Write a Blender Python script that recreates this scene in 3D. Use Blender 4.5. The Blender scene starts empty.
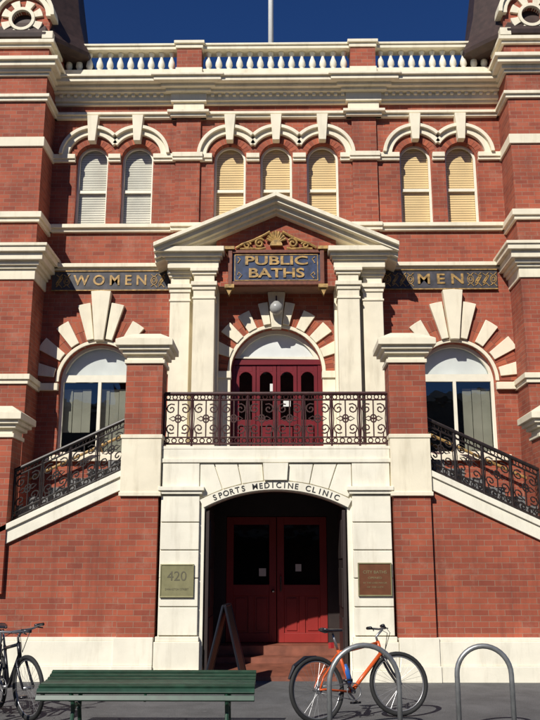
import bpy, bmesh, math, random
from mathutils import Vector, Matrix
random.seed(3)
scene = bpy.context.scene
R = math.radians

# ------------------------------------------------------------------ materials
def newmat(name):
    m = bpy.data.materials.new(name); m.use_nodes = True
    nt = m.node_tree
    return m, nt, nt.nodes['Principled BSDF']

def simple(name, col, rough=0.6, metal=0.0, var=0.15, scale=6.0, bump=0.0):
    m, nt, b = newmat(name)
    N = nt.nodes; L = nt.links
    tc = N.new('ShaderNodeTexCoord')
    no = N.new('ShaderNodeTexNoise'); no.inputs['Scale'].default_value = scale; no.inputs['Detail'].default_value = 6
    L.new(tc.outputs['Object'], no.inputs['Vector'])
    cr = N.new('ShaderNodeValToRGB')
    cr.color_ramp.elements[0].position = 0.3; cr.color_ramp.elements[1].position = 0.7
    cr.color_ramp.elements[0].color = (*[c*(1-var) for c in col], 1)
    cr.color_ramp.elements[1].color = (*[min(1, c*(1+var)) for c in col], 1)
    L.new(no.outputs['Fac'], cr.inputs['Fac']); L.new(cr.outputs['Color'], b.inputs['Base Color'])
    b.inputs['Roughness'].default_value = rough; b.inputs['Metallic'].default_value = metal
    if bump > 0:
        bp = N.new('ShaderNodeBump'); bp.inputs['Strength'].default_value = bump; bp.inputs['Distance'].default_value = 0.01
        n2 = N.new('ShaderNodeTexNoise'); n2.inputs['Scale'].default_value = 60; n2.inputs['Detail'].default_value = 4
        L.new(tc.outputs['Object'], n2.inputs['Vector']); L.new(n2.outputs['Fac'], bp.inputs['Height'])
        L.new(bp.outputs['Normal'], b.inputs['Normal'])
    return m

def brick_mat(name, c1, c2, mortar):
    m, nt, b = newmat(name); N = nt.nodes; L = nt.links
    tc = N.new('ShaderNodeTexCoord'); sp = N.new('ShaderNodeSeparateXYZ'); L.new(tc.outputs['Object'], sp.inputs[0])
    ad = N.new('ShaderNodeMath'); ad.operation = 'ADD'; L.new(sp.outputs['X'], ad.inputs[0]); L.new(sp.outputs['Y'], ad.inputs[1])
    cb = N.new('ShaderNodeCombineXYZ'); L.new(ad.outputs[0], cb.inputs['X']); L.new(sp.outputs['Z'], cb.inputs['Y'])
    nd = N.new('ShaderNodeTexNoise'); nd.inputs['Scale'].default_value = 3.0; L.new(cb.outputs[0], nd.inputs['Vector'])
    nv = N.new('ShaderNodeVectorMath'); nv.operation = 'MULTIPLY_ADD'; L.new(nd.outputs['Color'], nv.inputs[0]); nv.inputs[1].default_value = (0.012, 0.007, 0); L.new(cb.outputs[0], nv.inputs[2])
    br = N.new('ShaderNodeTexBrick'); L.new(nv.outputs[0], br.inputs['Vector'])
    br.inputs['Scale'].default_value = 1; br.inputs['Brick Width'].default_value = 0.236
    br.inputs['Row Height'].default_value = 0.082; br.inputs['Mortar Size'].default_value = 0.0055
    br.inputs['Mortar Smooth'].default_value = 0.3; br.inputs['Bias'].default_value = -0.15
    br.inputs['Color1'].default_value = (*c1, 1); br.inputs['Color2'].default_value = (*c2, 1); br.inputs['Mortar'].default_value = (*mortar, 1)
    no = N.new('ShaderNodeTexNoise'); no.inputs['Scale'].default_value = 0.9; no.inputs['Detail'].default_value = 8; no.inputs['Roughness'].default_value = 0.65
    L.new(tc.outputs['Object'], no.inputs['Vector'])
    mr = N.new('ShaderNodeMapRange'); mr.inputs[1].default_value = 0.3; mr.inputs[2].default_value = 0.7; mr.inputs[3].default_value = 0.70; mr.inputs[4].default_value = 1.25
    L.new(no.outputs['Fac'], mr.inputs[0])
    mx = N.new('ShaderNodeVectorMath'); mx.operation = 'SCALE'; L.new(br.outputs['Color'], mx.inputs[0]); L.new(mr.outputs[0], mx.inputs['Scale'])
    n3 = N.new('ShaderNodeTexNoise'); n3.inputs['Scale'].default_value = 2.3; n3.inputs['Detail'].default_value = 10; n3.inputs['Roughness'].default_value = 0.78
    L.new(tc.outputs['Object'], n3.inputs['Vector'])
    m3 = N.new('ShaderNodeMapRange'); m3.inputs[1].default_value = 0.54; m3.inputs[2].default_value = 0.76; m3.inputs[3].default_value = 0; m3.inputs[4].default_value = 0.5
    L.new(n3.outputs['Fac'], m3.inputs[0])
    mm = N.new('ShaderNodeMixRGB'); L.new(m3.outputs[0], mm.inputs[0]); L.new(mx.outputs[0], mm.inputs[1]); mm.inputs[2].default_value = (0.44, 0.24, 0.17, 1)
    mp = N.new('ShaderNodeMapping'); mp.inputs['Scale'].default_value = (3.5, 3.5, 0.35); L.new(tc.outputs['Object'], mp.inputs[0])
    n5 = N.new('ShaderNodeTexNoise'); n5.inputs['Scale'].default_value = 1; n5.inputs['Detail'].default_value = 8; n5.inputs['Roughness'].default_value = 0.7; L.new(mp.outputs[0], n5.inputs['Vector'])
    m5 = N.new('ShaderNodeMapRange'); m5.inputs[1].default_value = 0.50; m5.inputs[2].default_value = 0.8; m5.inputs[3].default_value = 0; m5.inputs[4].default_value = 0.7; L.new(n5.outputs['Fac'], m5.inputs[0])
    m6 = N.new('ShaderNodeMixRGB'); L.new(m5.outputs[0], m6.inputs[0]); L.new(mm.outputs[0], m6.inputs[1]); m6.inputs[2].default_value = (0.12, 0.032, 0.022, 1)
    L.new(m6.outputs[0], b.inputs['Base Color'])
    b.inputs['Roughness'].default_value = 0.85
    bp = N.new('ShaderNodeBump'); bp.invert = True; bp.inputs['Strength'].default_value = 0.5; bp.inputs['Distance'].default_value = 0.006
    L.new(br.outputs['Fac'], bp.inputs['Height']); L.new(bp.outputs['Normal'], b.inputs['Normal'])
    return m

def cream_mat(name, col):
    m, nt, b = newmat(name); N = nt.nodes; L = nt.links
    tc = N.new('ShaderNodeTexCoord')
    mp = N.new('ShaderNodeMapping'); mp.inputs['Scale'].default_value = (7, 7, 1.0); L.new(tc.outputs['Object'], mp.inputs[0])
    n1 = N.new('ShaderNodeTexNoise'); n1.inputs['Scale'].default_value = 1.0; n1.inputs['Detail'].default_value = 8; n1.inputs['Roughness'].default_value = 0.65; L.new(mp.outputs[0], n1.inputs['Vector'])
    n2 = N.new('ShaderNodeTexNoise'); n2.inputs['Scale'].default_value = 3; n2.inputs['Detail'].default_value = 8; L.new(tc.outputs['Object'], n2.inputs['Vector'])
    a = N.new('ShaderNodeMapRange'); a.inputs[1].default_value = 0.52; a.inputs[2].default_value = 0.9; a.inputs[3].default_value = 0; a.inputs[4].default_value = 0.7; L.new(n1.outputs['Fac'], a.inputs[0])
    c = N.new('ShaderNodeMapRange'); c.inputs[1].default_value = 0.35; c.inputs[2].default_value = 0.7; c.inputs[3].default_value = 0.92; c.inputs[4].default_value = 1.05; L.new(n2.outputs['Fac'], c.inputs[0])
    mx = N.new('ShaderNodeMixRGB'); L.new(a.outputs[0], mx.inputs[0]); mx.inputs[1].default_value = (*col, 1); mx.inputs[2].default_value = (col[0]*0.55, col[1]*0.52, col[2]*0.46, 1)
    sc = N.new('ShaderNodeVectorMath'); sc.operation = 'SCALE'; L.new(mx.outputs[0], sc.inputs[0]); L.new(c.outputs[0], sc.inputs['Scale'])
    L.new(sc.outputs[0], b.inputs['Base Color']); b.inputs['Roughness'].default_value = 0.7
    n4 = N.new('ShaderNodeTexNoise'); n4.inputs['Scale'].default_value = 40; L.new(tc.outputs['Object'], n4.inputs['Vector'])
    bp = N.new('ShaderNodeBump'); bp.inputs['Strength'].default_value = 0.25; bp.inputs['Distance'].default_value = 0.004
    L.new(n4.outputs['Fac'], bp.inputs['Height']); L.new(bp.outputs['Normal'], b.inputs['Normal'])
    return m

def glass_mat(name, tint=(0.95, 0.96, 0.95), base=0.06):
    m = bpy.data.materials.new(name); m.use_nodes = True; nt = m.node_tree; N = nt.nodes; L = nt.links
    N.remove(N['Principled BSDF']); out = N['Material Output']
    t = N.new('ShaderNodeBsdfTransparent'); t.inputs[0].default_value = (*tint, 1)
    g = N.new('ShaderNodeBsdfGlossy'); g.inputs['Roughness'].default_value = 0.02
    tc = N.new('ShaderNodeTexCoord'); no = N.new('ShaderNodeTexNoise'); no.inputs['Scale'].default_value = 2.5; L.new(tc.outputs['Object'], no.inputs['Vector'])
    bp = N.new('ShaderNodeBump'); bp.inputs['Strength'].default_value = 0.15; bp.inputs['Distance'].default_value = 0.02
    L.new(no.outputs['Fac'], bp.inputs['Height']); L.new(bp.outputs['Normal'], g.inputs['Normal'])
    f = N.new('ShaderNodeLayerWeight'); f.inputs[0].default_value = 0.5
    pw = N.new('ShaderNodeMath'); pw.operation = 'POWER'; L.new(f.outputs['Facing'], pw.inputs[0]); pw.inputs[1].default_value = 3
    ma = N.new('ShaderNodeMath'); ma.operation = 'MULTIPLY_ADD'; L.new(pw.outputs[0], ma.inputs[0]); ma.inputs[1].default_value = 0.8; ma.inputs[2].default_value = base; ma.use_clamp = True
    mx = N.new('ShaderNodeMixShader'); L.new(ma.outputs[0], mx.inputs[0]); L.new(t.outputs[0], mx.inputs[1]); L.new(g.outputs[0], mx.inputs[2])
    L.new(mx.outputs[0], out.inputs[0])
    return m

def soldier_mat():
    m, nt, b = newmat('brick_voussoir'); N = nt.nodes; L = nt.links
    ge = N.new('ShaderNodeNewGeometry')
    cr = N.new('ShaderNodeValToRGB'); cr.color_ramp.elements[0].color = (0.23, 0.052, 0.028, 1); cr.color_ramp.elements[1].color = (0.42, 0.11, 0.052, 1)
    L.new(ge.outputs['Random Per Island'], cr.inputs[0]); L.new(cr.outputs[0], b.inputs['Base Color']); b.inputs['Roughness'].default_value = 0.85
    return m

def ground_mat(name, col):
    m, nt, b = newmat(name); N = nt.nodes; L = nt.links
    tc = N.new('ShaderNodeTexCoord')
    n1 = N.new('ShaderNodeTexNoise'); n1.inputs['Scale'].default_value = 90; n1.inputs['Detail'].default_value = 3; L.new(tc.outputs['Object'], n1.inputs['Vector'])
    n2 = N.new('ShaderNodeTexNoise'); n2.inputs['Scale'].default_value = 1.6; n2.inputs['Detail'].default_value = 9; n2.inputs['Roughness'].default_value = 0.75; L.new(tc.outputs['Object'], n2.inputs['Vector'])
    a = N.new('ShaderNodeMapRange'); a.inputs[1].default_value = 0.3; a.inputs[2].default_value = 0.7; a.inputs[3].default_value = 0.5; a.inputs[4].default_value = 1.6; L.new(n1.outputs['Fac'], a.inputs[0])
    c = N.new('ShaderNodeMapRange'); c.inputs[1].default_value = 0.3; c.inputs[2].default_value = 0.7; c.inputs[3].default_value = 0.6; c.inputs[4].default_value = 1.35; L.new(n2.outputs['Fac'], c.inputs[0])
    mu = N.new('ShaderNodeMath'); mu.operation = 'MULTIPLY'; L.new(a.outputs[0], mu.inputs[0]); L.new(c.outputs[0], mu.inputs[1])
    sc = N.new('ShaderNodeVectorMath'); sc.operation = 'SCALE'; sc.inputs[0].default_value = col; L.new(mu.outputs[0], sc.inputs['Scale'])
    vo = N.new('ShaderNodeTexVoronoi'); vo.inputs['Scale'].default_value = 2.6; vo.inputs['Randomness'].default_value = 1; L.new(tc.outputs['Object'], vo.inputs['Vector'])
    lt = N.new('ShaderNodeMath'); lt.operation = 'LESS_THAN'; lt.inputs[1].default_value = 0.055; L.new(vo.outputs['Distance'], lt.inputs[0])
    hf = N.new('ShaderNodeMath'); hf.operation = 'MULTIPLY'; hf.inputs[1].default_value = 0.5; L.new(lt.outputs[0], hf.inputs[0])
    mm = N.new('ShaderNodeMixRGB'); L.new(hf.outputs[0], mm.inputs[0]); L.new(sc.outputs[0], mm.inputs[1]); mm.inputs[2].default_value = (col[0]*2, col[1]*2, col[2]*1.9, 1)
    L.new(mm.outputs[0], b.inputs['Base Color']); b.inputs['Roughness'].default_value = 0.9
    bp = N.new('ShaderNodeBump'); bp.inputs['Strength'].default_value = 0.5; bp.inputs['Distance'].default_value = 0.006
    L.new(n1.outputs['Fac'], bp.inputs['Height']); L.new(bp.outputs['Normal'], b.inputs['Normal'])
    return m

BRICK = brick_mat('red_brick', (0.37, 0.088, 0.044), (0.235, 0.052, 0.030), (0.30, 0.165, 0.11))
SOLD = soldier_mat()
MORTAR = simple('mortar', (0.30, 0.18, 0.12), 0.9)
CREAM = cream_mat('cream_render', (0.82, 0.745, 0.57))
WHITE = cream_mat('white_paint', (0.83, 0.785, 0.65))
FRAME = simple('frame_paint', (0.78, 0.74, 0.60), 0.45, var=0.06)
POLEW = simple('pole_white', (0.85, 0.85, 0.82), 0.4, var=0.03)
MAROON = simple('maroon_door_paint', (0.15, 0.010, 0.014), 0.35, var=0.15, scale=3)
REDDOOR = simple('red_door_paint', (0.27, 0.02, 0.016), 0.45, var=0.15, scale=3)
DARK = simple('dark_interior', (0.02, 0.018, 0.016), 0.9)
DARKWOOD = simple('dark_timber', (0.03, 0.02, 0.018), 0.5)
IRON = simple('painted_iron', (0.05, 0.015, 0.014), 0.45, var=0.3, scale=20)
IRONBLK = simple('black_iron', (0.02, 0.014, 0.013), 0.4, var=0.3, scale=20)
GLASS = glass_mat('window_glass', base=0.04)
GLASSR = glass_mat('reflective_glass', (0.6, 0.62, 0.6), 0.14)
BLIND = simple('tan_blind', (0.80, 0.58, 0.29), 0.8, var=0.08, scale=2)
BLINDG = simple('grey_blind', (0.66, 0.63, 0.53), 0.8, var=0.15, scale=2)
CURT = simple('pale_curtain', (0.68, 0.70, 0.68), 0.8, var=0.1, scale=2)
SLATE = simple('dark_roof', (0.045, 0.025, 0.020), 0.6, var=0.3, scale=8)
SIGNB = simple('sign_blue', (0.02, 0.035, 0.085), 0.45, var=0.6, scale=9)
SIGNR = simple('sign_frame_brown', (0.16, 0.045, 0.02), 0.5, var=0.3, scale=15)
SIGND = simple('sign_charcoal', (0.045, 0.042, 0.05), 0.6, var=0.6, scale=7)
GOLD = simple('weathered_gilt', (0.36, 0.22, 0.07), 0.55, metal=0.1, var=0.55, scale=14)
BRASS = simple('brass_plaque', (0.30, 0.28, 0.15), 0.4, metal=0.4, var=0.12, scale=10)
BRASSD = simple('bronze_plaque', (0.18, 0.07, 0.035), 0.4, metal=0.3, var=0.15, scale=10)
INK = simple('dark_lettering', (0.03, 0.03, 0.03), 0.5)
GREEN = simple('bench_green', (0.012, 0.045, 0.026), 0.45, var=0.35, scale=12)
STEEL = simple('galvanised_steel', (0.33, 0.34, 0.34), 0.42, metal=0.7, var=0.2, scale=14)
CHROME = simple('chrome', (0.6, 0.6, 0.62), 0.2, metal=1.0, var=0.05)
ALU = simple('spoke_alloy', (0.30, 0.30, 0.31), 0.35, metal=0.7, var=0.05)
RUBBER = simple('tyre_rubber', (0.018, 0.018, 0.018), 0.75)
ORANGE = simple('orange_paint', (0.62, 0.10, 0.02), 0.3, var=0.05)
BLACKP = simple('black_paint', (0.015, 0.015, 0.02), 0.3)
REDP = simple('red_plastic', (0.4, 0.02, 0.02), 0.4)
TILE = simple('terracotta_tile', (0.22, 0.075, 0.045), 0.6, var=0.3, scale=5)
STEP = simple('bluestone', (0.16, 0.16, 0.16), 0.8, var=0.2, scale=5, bump=0.2)
ASPH = ground_mat('footpath_asphalt', (0.10, 0.10, 0.101))
ROADM = ground_mat('road_asphalt', (0.05, 0.05, 0.052))
PAPER = simple('paper_notice', (0.7, 0.7, 0.66), 0.7, var=0.05)

# ------------------------------------------------------------------ builders
def empty(name, loc=(0, 0, 0)):
    e = bpy.data.objects.new(name, None); e.location = loc
    scene.collection.objects.link(e); return e

def finish(me, name, mat, parent, bevel=0, smooth=False, recalc=True):
    if recalc:
        bm = bmesh.new(); bm.from_mesh(me); bmesh.ops.recalc_face_normals(bm, faces=bm.faces); bm.to_mesh(me); bm.free()
    me.materials.clear(); me.materials.append(mat)
    o = bpy.data.objects.new(name, me); scene.collection.objects.link(o)
    if parent: o.parent = parent
    if smooth:
        for p in me.polygons: p.use_smooth = True
    if bevel > 0:
        md = o.modifiers.new('bevel', 'BEVEL'); md.width = bevel; md.segments = 2; md.limit_method = 'ANGLE'; md.angle_limit = R(40)
    return o

class MB:
    def __init__(s): s.v = []; s.f = []
    def add(s, vs, fs):
        o = len(s.v); s.v += [tuple(v) for v in vs]; s.f += [tuple(i+o for i in f) for f in fs]
    def box(s, x0, x1, y0, y1, z0, z1):
        x0, x1 = min(x0, x1), max(x0, x1)
        s.add([(x0,y0,z0),(x1,y0,z0),(x1,y1,z0),(x0,y1,z0),(x0,y0,z1),(x1,y0,z1),(x1,y1,z1),(x0,y1,z1)],
              [(0,3,2,1),(4,5,6,7),(0,1,5,4),(1,2,6,5),(2,3,7,6),(3,0,4,7)])
    def prism(s, pts, y0, y1):
        n = len(pts)
        s.add([(x, y0, z) for x, z in pts]+[(x, y1, z) for x, z in pts],
              [tuple(range(n)), tuple(range(2*n-1, n-1, -1))]+[(i, i+n, (i+1) % n+n, (i+1) % n) for i in range(n)])
    def sector(s, cx, cz, r0, r1, a0, a1, y0, y1, n=6):
        vs = []; fs = []
        for i in range(n+1):
            a = R(a0+(a1-a0)*i/n); c, q = math.cos(a), math.sin(a)
            vs += [(cx+r0*c, y0, cz+r0*q), (cx+r1*c, y0, cz+r1*q), (cx+r1*c, y1, cz+r1*q), (cx+r0*c, y1, cz+r0*q)]
        for i in range(n):
            b = i*4
            for k in range(4): fs.append((b+k, b+(k+1) % 4, b+4+(k+1) % 4, b+4+k))
        fs += [(0, 1, 2, 3), (n*4+3, n*4+2, n*4+1, n*4)]
        s.add(vs, fs)
    def tube(s, pts, r, n=6, closed=False):
        pts = [Vector(p) for p in pts]; m = len(pts); rings = []
        up = None
        for i in range(m):
            if closed: t = pts[(i+1) % m]-pts[i-1]
            else: t = pts[min(i+1, m-1)]-pts[max(i-1, 0)]
            if t.length < 1e-9: t = Vector((0, 0, 1))
            t.normalize()
            if up is None:
                up = Vector((0, 1, 0)) if abs(t.y) < 0.9 else Vector((1, 0, 0))
            up = (up-t*up.dot(t))
            if up.length < 1e-6: up = t.orthogonal()
            up.normalize(); sd = t.cross(up)
            rr = r[i] if isinstance(r, (list, tuple)) else r
            rings.append([pts[i]+(up*math.cos(2*math.pi*k/n)+sd*math.sin(2*math.pi*k/n))*rr for k in range(n)])
        vs = [v for g in rings for v in g]; fs = []
        for i in range(m if closed else m-1):
            j = (i+1) % m
            for k in range(n): fs.append((i*n+k, i*n+(k+1) % n, j*n+(k+1) % n, j*n+k))
        if not closed: fs += [tuple(range(n)), tuple((m-1)*n+k for k in range(n-1, -1, -1))]
        s.add(vs, fs)
    def lathe(s, cx, cy, prof, n=12, z0=0):
        vs = []; fs = []
        for r, z in prof:
            for k in range(n):
                a = 2*math.pi*k/n; vs.append((cx+r*math.cos(a), cy+r*math.sin(a), z0+z))
        m = len(prof)
        for i in range(m-1):
            for k in range(n): fs.append((i*n+k, i*n+(k+1) % n, (i+1)*n+(k+1) % n, (i+1)*n+k))
        fs += [tuple(range(n)), tuple((m-1)*n+k for k in range(n))]
        s.add(vs, fs)
    def obj(s, name, mat, parent=None, bevel=0, smooth=False):
        me = bpy.data.meshes.new(name); me.from_pydata(s.v, [], s.f); me.update()
        return finish(me, name, mat, parent, bevel, smooth)

def arch_pts(cx, z0, zs, r, n=20):
    p = [(cx-r, z0), (cx+r, z0)]
    for i in range(n+1):
        a = math.pi*i/n; p.append((cx+r*math.cos(a), zs+r*math.sin(a)))
    return p

def plate(name, outer, holes, y0, thick, mat, parent, bevel=0):
    cu = bpy.data.curves.new(name, 'CURVE'); cu.dimensions = '2D'; cu.fill_mode = 'BOTH'; cu.extrude = thick/2
    for pts in [outer]+holes:
        sp = cu.splines.new('POLY'); sp.points.add(len(pts)-1)
        for i, (x, z) in enumerate(pts): sp.points[i].co = (x, z, 0, 1)
        sp.use_cyclic_u = True
    o = bpy.data.objects.new(name, cu); scene.collection.objects.link(o)
    bpy.context.view_layer.update()
    me = bpy.data.meshes.new_from_object(o.evaluated_get(bpy.context.evaluated_depsgraph_get()))
    bpy.data.objects.remove(o)
    for v in me.vertices:
        x, z, t = v.co; v.co = (x, y0+thick/2-t, z)
    bm = bmesh.new(); bm.from_mesh(me); bmesh.ops.remove_doubles(bm, verts=bm.verts, dist=1e-5); bm.to_mesh(me); bm.free()
    return finish(me, name, mat, parent, bevel)

def text(name, body, size, cx, cz, y, mat, parent, width=None, ext=0.008, rot=0, bold=0.0):
    cu = bpy.data.curves.new(name, 'FONT'); cu.body = body; cu.size = size; cu.extrude = ext; cu.align_x = 'CENTER'; cu.align_y = 'CENTER'; cu.offset = bold
    o = bpy.data.objects.new(name, cu); scene.collection.objects.link(o); bpy.context.view_layer.update()
    me = bpy.data.meshes.new_from_object(o.evaluated_get(bpy.context.evaluated_depsgraph_get())); bpy.data.objects.remove(o)
    w = max(v.co.x for v in me.vertices)-min(v.co.x for v in me.vertices)
    k = width/w if width else 1
    ca, sa = math.cos(rot), math.sin(rot)
    for v in me.vertices:
        x, z, t = v.co; x *= k
        v.co = (cx+x*ca-z*sa, y-t, cz+x*sa+z*ca)
    return finish(me, name, mat, parent, recalc=False)

# ------------------------------------------------------------------ ground
g = MB(); g.box(-300, 300, -300, 300, -0.6, -0.14); g.obj('road', ROADM)
g = MB(); g.box(-60, 60, -10.6, 30, -0.5, 0.0); g.obj('footpath', ASPH)
g = MB(); g.box(-60, 60, -60, -31.5, -0.5, 0.0); g.obj('footpath', ASPH)
g = MB()
for i in range(-20, 20): g.box(i*1.5+0.006, i*1.5+1.494, -10.95, -10.604, -0.5, 0.004)
g.obj('kerb', STEP, None, 0.02)
# street frontage on the far side of the road
STONE = simple('grey_sandstone', (0.28, 0.24, 0.19), 0.85, var=0.2, scale=1.5)
bxs = [(-46, -27, 15.0, BRICK), (-26.9, -11, 11.5, STONE), (-10.9, 4, 14.0, BRICK), (4.1, 19, 12.0, STONE), (19.1, 44, 16.0, BRICK)]
for (xa, xb, hh, mt) in bxs:
    E = empty('terrace_building')
    n = int((xb-xa)/2.6); w = (xb-xa)/n; fl = int(hh/3.6); hs_ = []
    for f_ in range(1, fl):
        for i in range(n):
            cx = xa+(i+.5)*w; z = f_*3.6+0.9; hs_.append([(cx-.55, z), (cx+.55, z), (cx+.55, z+1.8), (cx-.55, z+1.8)])
    for i in range(n//2):
        cx = xa+(2*i+1)*w; hs_.append([(cx-w*.85, 0.6), (cx+w*.85, 0.6), (cx+w*.85, 2.9), (cx-w*.85, 2.9)])
    plate('street_wall', [(xa, 0), (xb, 0), (xb, hh), (xa, hh)], hs_, -36.0, 0.4, mt, E)
    m = MB(); m.box(xa+.05, xb-.05, -48, -36.2, 0.02, hh-.5); m.obj('building_mass', DARK, E)
    m = MB(); m.box(xa, xb, -36.1, -35.3, hh, hh+.5); m.box(xa, xb, -35.6, -35.25, 3.3, 3.6); m.obj('cornice', CREAM, E)
    m = MB(); m.box(xa+.1, xb-.1, -35.6, -33.2, 3.05, 3.2); m.obj('street_awning', SLATE, E)

# ------------------------------------------------------------------ main building
B = empty('public_baths_building')
YW = 3.2
UP = [-3.78, -2.85, -0.95, 0.0, 0.95, 2.85, 3.78]
ZS = 9.72; WR = 0.325; WZ0 = 8.26
BX = 3.44; BR = 0.76; BZ = 5.04
DR = 0.88; DZ = 5.22
holes = [arch_pts(x, WZ0, ZS, WR) for x in UP]
holes += [arch_pts(s*BX, 3.62, BZ, BR, 28) for s in (-1, 1)]
holes += [arch_pts(0, 3.36, DZ, DR, 28)]
plate('front_wall', [(-4.9, 0.0), (4.9, 0.0), (4.9, 11.3), (-4.9, 11.3)], holes, YW, 0.36, BRICK, B)
b = MB()
b.box(-9, 9, 13.6, 14, 0, 11.2); b.box(-9, -8.6, 3.9, 13.6, 0, 11.2); b.box(8.6, 9, 3.9, 13.6, 0, 11.2)
b.obj('rear_walls', BRICK, B)
b = MB(); b.box(-8.9, 8.9, 3.6, 13.9, 11.2, 11.4); b.obj('flat_roof', SLATE, B)
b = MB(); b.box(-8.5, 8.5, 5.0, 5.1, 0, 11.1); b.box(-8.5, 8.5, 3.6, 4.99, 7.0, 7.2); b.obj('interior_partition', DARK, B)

fr = MB(); gl = MB(); bl = MB(); bg = MB(); glr = MB()
for i, x in enumerate(UP):
    plate('sash_frame', arch_pts(x, WZ0, ZS, WR-0.002), [arch_pts(x, WZ0+0.07, ZS, WR-0.045)], YW+0.13, 0.07, FRAME, B)
    fr.box(x-WR+.05, x+WR-.05, YW+0.145, YW+0.19, 9.03, 9.09)
    gl.add([(x-WR+.04, YW+.165, WZ0+.06), (x+WR-.04, YW+.165, WZ0+.06), (x+WR-.04, YW+.165, ZS), (x-WR+.04, YW+.165, ZS)], [(0, 1, 2, 3)])
    ap = [(x+(WR-.04)*math.cos(R(a)), YW+.165, ZS+(WR-.04)*math.sin(R(a))) for a in range(0, 181, 15)]
    gl.add(ap, [tuple(range(len(ap)))])
    t = bg if i < 2 else bl
    z = WZ0 + (0.0, 0.04, 0.0, 0.0, 0.03, 0.0, 0.06)[i]
    while z < ZS+WR:
        yb = YW+0.205+random.uniform(-.001, .001)
        t.add([(x-WR+.02, yb, z), (x+WR-.02, yb, z), (x+WR-.02, yb+.008, z+0.050), (x-WR+.02, yb+.008, z+0.050)], [(0, 1, 2, 3)]); z += 0.0515
for s in (-1, 1):
    cx = s*BX
    plate('arched_window_frame', arch_pts(cx, 3.62, BZ, BR-0.002, 28),
          [[(cx+0.70*math.cos(R(a)), max(BZ+0.70*math.sin(R(a)), 5.20)) for a in range(12, 169, 6)],
           [(cx-0.70, 3.7), (cx-0.03, 3.7), (cx-0.03, 5.06), (cx-0.70, 5.06)],
           [(cx+0.03, 3.7), (cx+0.70, 3.7), (cx+0.70, 5.06), (cx+0.03, 5.06)]], YW+0.14, 0.09, FRAME, B)
    glr.add([(cx-0.72, YW+.18, 3.65), (cx+.72, YW+.18, 3.65), (cx+.72, YW+.18, 5.12), (cx-.72, YW+.18, 5.12)], [(0, 1, 2, 3)])
    ap = [(cx+0.72*math.cos(R(a)), YW+.18, 5.125+0.62*math.sin(R(a))) for a in range(0, 181, 10)]
    gl.add(ap, [tuple(range(len(ap)))])
    cur = MB(); cur.prism([(cx+0.74*math.cos(R(a)), 5.13+0.66*math.sin(R(a))) for a in range(0, 181, 10)], YW+0.25, YW+0.26); cur.obj('fanlight_screen', CURT, B)
    cur = MB()
    for k in range(*((0, 8) if s < 0 else (5, 8))):
        if s < 0 and k in (3,): continue
        cur.box(cx-0.72+k*0.18, cx-0.72+k*0.18+0.17, YW+0.3+0.02*(k % 2), YW+0.32+0.02*(k % 2), 3.65 if k > 3 else 4.1, 4.95)
    cur.obj('window_curtain', BLINDG, B)
fr.obj('meeting_rails', FRAME, B); gl.obj('window_glass', GLASS, B); glr.obj('large_window_glass', GLASSR, B); bl.obj('window_blinds', BLIND, B); bg.obj('grey_blinds', BLINDG, B)

# upper entrance door
D = MB(); yd = YW+0.16
D.box(-0.88, 0.88, yd-0.02, yd+0.1, 5.40, 5.50)
D.box(-0.878, -0.80, yd, yd+0.08, 3.36, 5.40); D.box(0.80, 0.878, yd, yd+0.08, 3.36, 5.40)
for k in range(4):
    x0 = -0.80+k*0.40+0.005; x1 = x0+0.39
    D.box(x0, x0+0.07, yd+.01, yd+0.06, 3.36, 5.395); D.box(x1-0.07, x1, yd+.01, yd+0.06, 3.36, 5.395)
    D.box(x0+.07, x1-.07, yd+.012, yd+0.058, 5.27, 5.395); D.box(x0+.07, x1-.07, yd+.012, yd+0.058, 3.36, 3.6); D.box(x0+.07, x1-.07, yd+.012, yd+0.058, 4.2, 4.32)
    D.box(x0+.09, x1-.09, yd+.02, yd+0.05, 3.62, 4.18)
    D.sector((x0+x1)/2, 5.14, 0.125, 0.2, 20, 160, yd+.014, yd+.056, 6)
D.obj('entrance_doors', MAROON, B, 0.004)
D = MB(); D.add([(-0.8, yd+.03, 4.3), (.8, yd+.03, 4.3), (.8, yd+.03, 5.3), (-.8, yd+.03, 5.3)], [(0, 1, 2, 3)]); D.obj('door_glass', GLASSR, B)
plate('fanlight_frame', [(0.878*math.cos(R(a)), 5.22+0.878*math.sin(R(a))) for a in range(19, 162, 4)],
      [[(0.80*math.cos(R(a)), max(5.22+0.80*math.sin(R(a)), 5.56)) for a in range(20, 161, 5)]], yd-0.01, 0.08, FRAME, B)
D = MB(); D.prism([(0.82*math.cos(R(a)), 5.22+0.82*math.sin(R(a))) for a in range(22, 159, 4)], yd+0.05, yd+0.06); D.obj('fanlight_panel', CURT, B)
D = MB(); D.box(-0.13, -0.02, yd+.02, yd+.026, 4.88, 5.03); D.box(0.13, 0.27, yd+.02, yd+.026, 4.58, 4.7); D.obj('door_notice', PAPER, B)

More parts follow.
